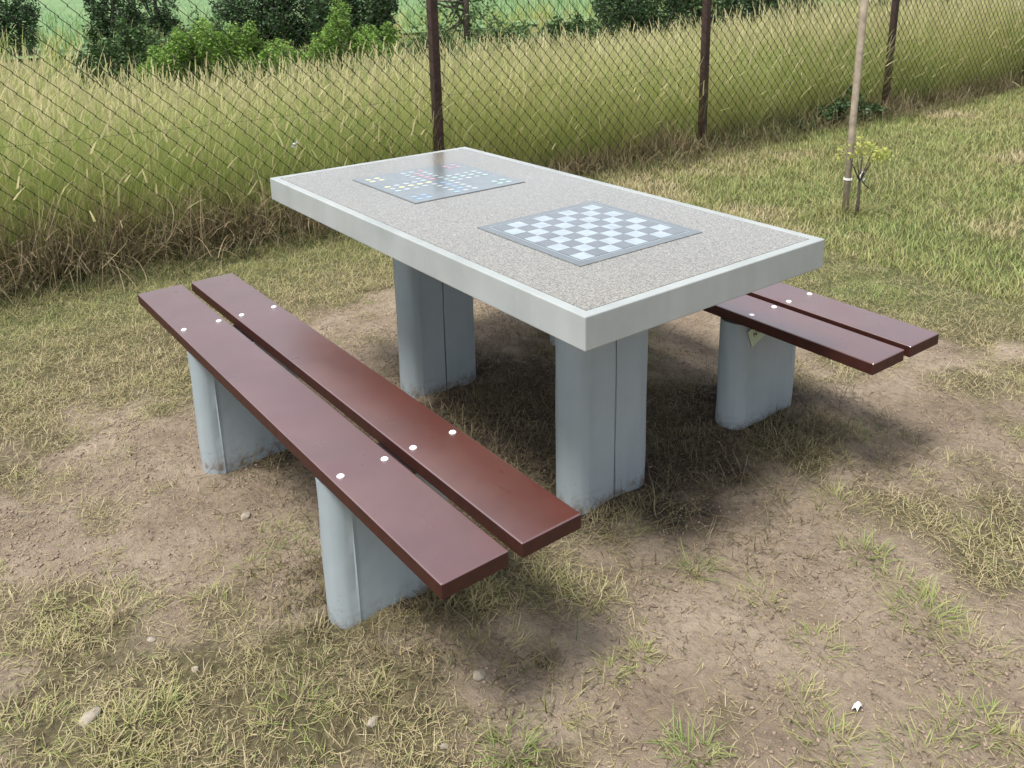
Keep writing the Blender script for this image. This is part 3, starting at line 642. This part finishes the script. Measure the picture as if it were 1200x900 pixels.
mt.build('matted_dead_grass', M_dead, 'dark brown matted grass on the dug soil under the table and round the legs', 'dry grass')
tg.build('dead_grass_tangle', M_dead, 'brown tangle of dead bent stalks along the foot of the fence', 'dry grass')

# ------------------------------------------------------------ leafy plants
def leaf_cloud(n, centers, radii, size, aspect=0.55, droop=0.3):
    """leaf quads folded along the midrib, scattered through lumpy volumes"""
    ci = rng.integers(0, len(centers), n); C_ = np.array(centers)[ci]; Rr = np.array(radii)[ci]
    v = rng.normal(0, 1, (n, 3)); v /= np.linalg.norm(v, axis=1)[:, None]
    P = C_ + v * (U(0.25, 1.0, n) ** 0.5)[:, None] * Rr
    a = rng.normal(0, 1, (n, 3)) * (1, 1, 0.5) + (0, 0, -droop); a /= np.linalg.norm(a, axis=1)[:, None]
    b_ = np.cross(a, rng.normal(0, 1, (n, 3))); b_ /= np.linalg.norm(b_, axis=1)[:, None]
    c_ = np.cross(a, b_); L = U(0.6, 1.3, n)[:, None] * size; W = L * aspect
    V_ = np.stack([P, P + a * L * .45 + b_ * W * .5 + c_ * W * .12, P + a * L, P + a * L * .45 - b_ * W * .5 + c_ * W * .12], 1).reshape(-1, 3)
    Q_ = np.arange(n * 4).reshape(-1, 4)
    A = np.zeros((n, 4, 4)); A[..., 0] = (0.5 + 0.5 * rng.normal(0, 0.55, n).clip(-1, 1))[:, None]; A[..., 1] = U(0, 1, n)[:, None]; A[..., 3] = 1
    return V_, Q_, A.reshape(-1, 4)
M_leaf_b = grass_mat('bright_leaf', [(0, (0.13, 0.25, 0.04)), (0.5, (0.20, 0.33, 0.06)), (1, (0.30, 0.42, 0.11))], [(0, (0.10, 0.20, 0.035)), (1, (0.22, 0.34, 0.08))], 0.35)
M_leaf_d = grass_mat('dark_leaf', [(0, (0.028, 0.062, 0.022)), (0.5, (0.048, 0.098, 0.034)), (1, (0.085, 0.15, 0.052))], [(0, (0.022, 0.05, 0.018)), (1, (0.06, 0.115, 0.04))], 0.2, 0.45)
M_leaf_m = grass_mat('mid_leaf', [(0, (0.07, 0.135, 0.042)), (0.5, (0.11, 0.20, 0.065)), (1, (0.17, 0.28, 0.10))], [(0, (0.04, 0.08, 0.03)), (1, (0.10, 0.17, 0.06))], 0.25)
M_leaf_y = grass_mat('yellow_leaf', [(0, (0.33, 0.38, 0.08)), (1, (0.52, 0.50, 0.14))], [(0, (0.28, 0.34, 0.08)), (1, (0.42, 0.45, 0.12))], 0.35)
def plant(name, base, blobs, nleaf, size, mat, label, cat, group=None, stems=6, trunk_r=0.012, trunk_to=None, aspect=0.55, part='foliage', stem_name='stem', clumps=None):
    """blobs: (dx,dy,z,rx,ry,rz) relative to base"""
    root = empty(name, base); tag(root, label, cat, group)
    cs = []; rs = []
    for (dx, dy_, z_, a, b_, c_) in blobs:
        cnt = clumps or 9
        for k in range(cnt):
            v = rng.normal(0, 1, 3); v /= np.linalg.norm(v); q = U(0.45, 0.95)
            cs.append((dx + v[0] * a * q, dy_ + v[1] * b_ * q, max(0.02, z_ + v[2] * c_ * q))); f = U(0.22, 0.46); rs.append((a * f, b_ * f, c_ * f))
        cs.append((dx, dy_, z_)); rs.append((a * .6, b_ * .6, c_ * .6))
    V_, Q_, A = leaf_cloud(nleaf, cs, rs, size, aspect); V_[:, 2] = np.maximum(V_[:, 2], 0.0)
    link(part, np_mesh(part, V_, Q_, {'blade': A}), mat, root)
    bm = bmesh.new()
    if trunk_to:
        tube(bm, [(0, 0, -0.15), (0.01, 0.0, trunk_to * .4), (-0.015, 0.02, trunk_to * .75), (0.0, 0.0, trunk_to)], [trunk_r, trunk_r * .8, trunk_r * .55, trunk_r * .25], 8)
    for k in range(stems):
        c_ = cs[int(U(0, len(cs)))]; s0 = (0, 0, 0 if not trunk_to else trunk_to * U(.2, .7))
        mid = ((s0[0] + c_[0]) / 2 + U(-.05, .05), (s0[1] + c_[1]) / 2, (s0[2] * .6 + c_[2] * .4)); r0 = trunk_r * (.45 if trunk_to else .8)
        tube(bm, [s0 if trunk_to else (U(-.05, .05), U(-.05, .05), -0.05), mid, c_], [r0, r0 * .7, r0 * .3], 6)
    bm_obj('trunk' if trunk_to else stem_name, bm, M_bark, root)
    return root
def base_at(px, D):
    p_ = at_dist(px, 100, D); return (float(p_[0]), float(p_[1]), 0.0)
def ztop(py, D, px=600): return float(at_dist(px, py, D)[2])
def lat(px0, px1, D):   # half-width in metres between two picture columns at a distance
    a, b_ = at_dist(px0, 50, D), at_dist(px1, 50, D); return float(np.linalg.norm((a - b_)[:2]) / 2)
def shrub(name, px0, px1, ptop, D, mat, nleaf, size, label, cat, group=None, deep=0.8, trunk=None, htop=None, z0=0.0, stems=8, clumps=12, tr=0.02):
    px = (px0 + px1) / 2; b_ = base_at(px, D); w = lat(px0, px1, D); zt = htop if htop else ztop(ptop, D, px)
    # lay three lobes along the picture's horizontal direction
    dirv = (at_dist(px1, 50, D) - at_dist(px0, 50, D))[:2]; dirv /= np.linalg.norm(dirv); blobs = []
    lobes = ((-.78, .70), (-.48, .88), (-.18, .80), (0.1, .97), (.38, .86), (.62, .93), (.85, .68)) if not trunk else ((-.5, .84), (.05, .99), (.52, .88))
    ww = w * (.30 if not trunk else .55)
    for f, hs in lobes:
        top = zt * hs; zc = (z0 + top) / 2; off = U(-.3, .3) * w * deep * .5
        blobs.append((dirv[0] * w * f - dirv[1] * off, dirv[1] * w * f + dirv[0] * off, zc, ww, ww * (1.2 if not trunk else deep), (top - z0) / 2))
    if trunk:
        for f in (-.6, 0, .6): blobs.append((dirv[0] * w * f, dirv[1] * w * f, zt * .2, w * .5, w * deep * .5, zt * .22))
    return plant(name, b_, blobs, nleaf, size, mat, label, cat, group, stems=stems, trunk_to=trunk, trunk_r=tr, clumps=clumps)
G1 = 'shrubs behind the tall grass'
shrub('shrub', 165, 330, 16, 9.4, M_leaf_b, 42000, .034, 'bright green feathery shrub, left half of the bright clump behind the meadow grass', 'shrub', G1)
shrub('shrub', 290, 475, 4, 9.8, M_leaf_b, 46000, .034, 'bright green shrub in front of the dark hedge trees, right half of the bright clump', 'shrub', G1)
shrub('shrub', 95, 205, 18, 12.5, M_leaf_m, 5500, .06, 'dull green shrub at the far left behind the straw coloured grass tips', 'shrub', G1)
shrub('shrub', 525, 640, 20, 12.5, M_leaf_m, 5000, .06, 'low mid green shrub right of the nearest fence post, under the thin sapling', 'shrub', G1)
shrub('shrub', 630, 705, 8, 15, M_leaf_m, 4500, .07, 'grey green shrub left of the darkest bush against the pale field', 'shrub', G1)
shrub('shrub', 195, 275, 10, 13.5, M_leaf_m, 5000, .05, 'mid green shrub filling the gap between the small dark trees and the broad dark tree', 'shrub', G1)
shrub('shrub', 465, 540, 22, 11.5, M_leaf_m, 4500, .045, 'low mid green shrub directly behind the nearest fence post', 'shrub', G1)
G2 = 'dark trees of the far hedge'
def tree(px0, px1, htop, D, mat, nleaf, size, label, z0=0.0, group=G2):
    return shrub('tree', px0, px1, 0, D, mat, nleaf, size, label, 'tree', group, trunk=htop * .75, htop=htop, z0=z0, stems=12, clumps=16, tr=.06)
tree(112, 178, 2.3, 17.5, M_leaf_d, 7200, .06, 'small dark tree at the far left, its crown cut by the top of the picture')
tree(165, 222, 1.75, 19.5, M_leaf_d, 5600, .06, 'smallest dark tree, between the far left tree and the pale gap')
tree(255, 400, 2.9, 16.5, M_leaf_d, 24000, .06, 'dark broad tree behind the bright green shrubs')
tree(370, 475, 3.0, 15.5, M_leaf_d, 19200, .06, 'dark tree left of the nearest fence post reaching down to the grass')
tree(498, 600, 2.8, 14.5, M_leaf_m, 1500, .07, 'thin open young tree just right of the nearest fence post, field showing through')
tree(690, 795, 2.9, 17.5, M_leaf_d, 19200, .06, 'darkest rounded tree left of the second fence post')
tree(770, 880, 3.0, 19, M_leaf_m, 10000, .09, 'green tree directly behind the second fence post')
tree(840, 960, 3.0, 17, M_leaf_d, 17600, .06, 'dark tree right of the second fence post above the grass')
tree(985, 1120, 3.4, 22, M_leaf_d, 14400, .06, 'dark tree behind the third fence post, mostly hidden by grass')
tree(-60, 60, 3.2, 19, M_leaf_d, 14400, .06, 'dark tree beyond the left end of the hedge')
# bramble at the foot of the mesh
bb = on_ground(962, 146)
plant('bramble_bush', (FX + 0.06, float(bb[1]) + 0.05, 0), [(-.02, -.2, .12, .14, .24, .13), (-.03, .16, .16, .14, .26, .16), (0, .42, .09, .12, .2, .09), (-.05, -.5, .06, .1, .2, .07)], 3600, .035, M_leaf_d, 'dark green bramble growing at the foot of the fence left of the wooden stake', 'bush', stems=8, trunk_r=.006)

# ------------------------------------------------------------ stake and sapling
stake = empty('wooden_stake', (float(sx), float(sy_), 0)); tag(stake, 'tall thin bare wooden stake stuck in the lawn on the right', 'stake')
bm = bmesh.new(); tube(bm, [(0, 0, -.2), (0, 0.0, .5), (0.006, 0.0, 1.1), (0.0, 0.012, 1.75)], [.0185, .0195, .0205, .021], 12); bm_obj('pole', bm, M_wood, stake)
bm = bmesh.new()
for k in range(2): tube(bm, [(.0225 * math.cos(a), .0225 * math.sin(a), .205 + .006 * k) for a in np.linspace(0, 2 * math.pi * 23 / 24, 24)] , .003, 6)
bm_obj('tie', bm, M_white, stake)
sap = on_ground(1003, 256)
root = empty('sapling', (float(sap[0]), float(sap[1]), 0)); tag(root, 'small sapling with yellow green leaves beside the wooden stake', 'sapling')
bm = bmesh.new(); tube(bm, [(0, 0, -.08), (.004, .0, .12), (-.004, .006, .25), (.0, .01, .36)], [.012, .010, .007, .004], 8)
for (a, b_, c_) in ((-.05, -.07, .40), (.03, .10, .36), (.05, .04, .42), (-.02, .16, .34), (.03, -.09, .37), (0.02, .11, .15)): tube(bm, [(0, .004, .22 if c_ > .2 else .24), (a * .5, b_ * .5, (c_ + .22) / 2), (a, b_, c_)], [.004, .003, .0015], 6)
bm_obj('trunk', bm, M_bark, root)
V_, Q_, A = leaf_cloud(210, [(-.04, -.10, .40), (.03, .02, .40), (.03, .14, .37), (0, .22, .35), (.03, -.03, .44)], [(.06, .08, .05), (.07, .06, .06), (.06, .08, .05), (.05, .06, .03), (.05, .05, .05)], .027)
link('foliage', np_mesh('foliage', V_, Q_, {'blade': A}), M_leaf_y, root)
bm = bmesh.new(); tube(bm, [(.0 + .0 * a, .03 + .028 * math.cos(a), .245 + .026 * math.sin(a)) for a in np.linspace(0, 5.6, 16)], .0045, 6); bm_obj('tie', bm, M_white, root)

# ------------------------------------------------------------ stones and scraps
def stone(px, py, s, label, seed):
    r_ = random.Random(seed); bm = bmesh.new(); bmesh.ops.create_icosphere(bm, subdivisions=3, radius=1)
    ax = [(Vector((r_.uniform(-1, 1), r_.uniform(-1, 1), r_.uniform(-1, 1))).normalized(), r_.uniform(.6, .85)) for _ in range(9)]
    for v in bm.verts:
        for a, d in ax:
            t = v.co.dot(a)
            if t > d: v.co -= a * (t - d) * .9
        v.co = Vector((v.co.x * s[0], v.co.y * s[1], v.co.z * s[2]))
    c_ = on_ground(px, py); o = bm_obj('stone', bm, M_stone, smooth=True)
    o.location = (float(c_[0]), float(c_[1]), float(hgt(c_[0], c_[1])) + s[2] * .35); o.rotation_euler = (0, 0, r_.uniform(0, 6)); tag(o, label, 'stone', 'stones on the bare soil')
stone(562, 792, (.017, .014, .010), 'pale round stone on the soil in front of the near bench end', 1)
stone(437, 846, (.016, .011, .008), 'pinkish angular stone near the bottom edge left of the round stone', 2)
stone(106, 846, (.026, .018, .011), 'largest pale flat stone at the bottom left', 3)
stone(287, 604, (.021, .013, .008), 'brown flat stone left of the near bench leg', 4)
stone(178, 752, (.010, .008, .006), 'small pale pebble in the grass left of the bench', 5)
stone(229, 787, (.009, .008, .007), 'small brown pebble between the large flat stone and the bench leg', 6)
stone(521, 875, (.010, .008, .006), 'small pale pebble at the bottom edge below the round stone', 7)
c_ = on_ground(1004, 832); bm = bmesh.new(); bmesh.ops.create_grid(bm, x_segments=4, y_segments=4, size=.009)
for v in bm.verts: v.co.z = .006 * math.sin(v.co.x * 260 + 1) + .005 * math.cos(v.co.y * 300) + .008; v.co.x *= .7
o = bm_obj('paper_scrap', bm, M_white); o.location = (float(c_[0]), float(c_[1]), float(hgt(c_[0], c_[1])) + .004); tag(o, 'tiny crumpled white scrap lying on the soil at the lower right', 'litter')
md = o.modifiers.new('thick', 'SOLIDIFY'); md.thickness = .0006
vv = ray(346, 170); t = (-2.56 - CAM[0]) / vv[0]; c_ = CAM + vv * t
bm = bmesh.new(); bmesh.ops.create_grid(bm, x_segments=6, y_segments=6, size=.02)
for v in bm.verts: v.co = Vector((.012 * math.sin(v.co.y * 120) + .01 * math.cos(v.co.x * 170), v.co.x * .7, v.co.y * (1 + .4 * math.sin(v.co.x * 90))))
o = bm_obj('paper_scrap', bm, M_white); o.location = [float(q_) for q_ in c_]; tag(o, 'torn white scrap caught in the tall grass behind the fence mesh', 'litter')
md = o.modifiers.new('thick', 'SOLIDIFY'); md.thickness = .0008
# bits of soil: clods too many to count
cl = []; cq = []; nn = 0; rr = np.random.default_rng(5)
ico = bmesh.new(); bmesh.ops.create_icosphere(ico, subdivisions=1, radius=1); IV = np.array([v.co[:] for v in ico.verts]); IF = np.array([[v.index for v in f.verts] for f in ico.faces]); ico.free()
x = rr.uniform(-1.2, 1.8, 70000); y = rr.uniform(-1.5, 2.0, 70000); k = (rr.random(70000) < sm(.62, .3, cover(x, y)) * (.25 + .75 * sm(.5, .7, vnoise(x, y, .15, 91)))) & free(x, y) & in_view(x, y); x, y = x[k], y[k]
s = .0012 + .0042 * rr.random(len(x)) ** 3
VC = (IV[None] * (1 + .35 * rr.normal(0, 1, (len(x), len(IV), 1)).clip(-1, 1)) * s[:, None, None] * np.array([1, 1, .7]) + np.stack([x, y, hgt(x, y) + s * .3], -1)[:, None]).reshape(-1, 3)
FC = (IF[None] + (np.arange(len(x)) * len(IV))[:, None, None]).reshape(-1, 3)
n_ = 9000; x = rr.uniform(-.9, 1.1, n_); y = rr.uniform(-1.1, 1.1, n_); k = (rr.random(n_) < .5 * sm(.42, .8, dug_shade(x, y))) & free(x, y) & in_view(x, y); x, y = x[k], y[k]
s = .002 + .009 * rr.random(len(x)) ** 3
VD = (IV[None] * (1 + .5 * rr.normal(0, 1, (len(x), len(IV), 1)).clip(-1, 1)) * s[:, None, None] * np.array([1, 1, .75]) + np.stack([x, y, hgt(x, y) + s * .2], -1)[:, None]).reshape(-1, 3)
FD = (IF[None] + (np.arange(len(x)) * len(IV))[:, None, None]).reshape(-1, 3)
tag(link('soil_clods', np_mesh('soil_clods', VD, FD), plain('dug_soil_clod', (.075, .053, .037), .95, .35, 120, 0)), 'dark clods of freshly dug soil round the legs', 'soil', kind='stuff')
tag(link('soil_crumbs', np_mesh('soil_crumbs', VC, FC), plain('soil_crumb', (.22, .165, .12), .95, .3, 90, 0)), 'small crumbs of dry soil strewn on the bare patches', 'soil', kind='stuff')

# ------------------------------------------------------------ light
EL, AZ = 66, -80      # sun height, and the side it stands on (degrees from +x, counter-clockwise seen from above)
w = bpy.data.worlds.new('World'); scn.world = w; w.use_nodes = True; nt = w.node_tree; nt.nodes.clear()
sky = N(nt, 'ShaderNodeTexSky', sky_type='NISHITA'); sky.sun_disc = False; sky.sun_elevation = math.radians(EL)
sd = Vector((math.cos(math.radians(EL)) * math.cos(math.radians(AZ)), math.cos(math.radians(EL)) * math.sin(math.radians(AZ)), math.sin(math.radians(EL))))
sky.sun_rotation = math.atan2(sd.x, sd.y); sky.dust_density = 3.0; sky.air_density = 1.0; sky.ozone_density = 1.0
hs = N(nt, 'ShaderNodeHueSaturation'); hs.inputs['Saturation'].default_value = 0.38
bg = N(nt, 'ShaderNodeBackground'); bg.inputs[1].default_value = 0.14; out = N(nt, 'ShaderNodeOutputWorld')
nt.links.new(sky.outputs[0], hs.inputs['Color']); nt.links.new(hs.outputs[0], bg.inputs[0]); nt.links.new(bg.outputs[0], out.inputs[0])
ld = bpy.data.lights.new('sun', 'SUN'); ld.energy = 2.6; ld.angle = math.radians(15); ld.color = (1, .965, .91)
lo = bpy.data.objects.new('sun', ld); col.objects.link(lo); lo.rotation_euler = sd.to_track_quat('Z', 'Y').to_euler(); lo.location = (0, 0, 8)
vs = scn.view_settings; scn.display_settings.display_device = 'sRGB'; vs.view_transform = 'Standard'; vs.look = 'None'; vs.gamma = 1; vs.exposure = 0.88; vs.use_curve_mapping = False
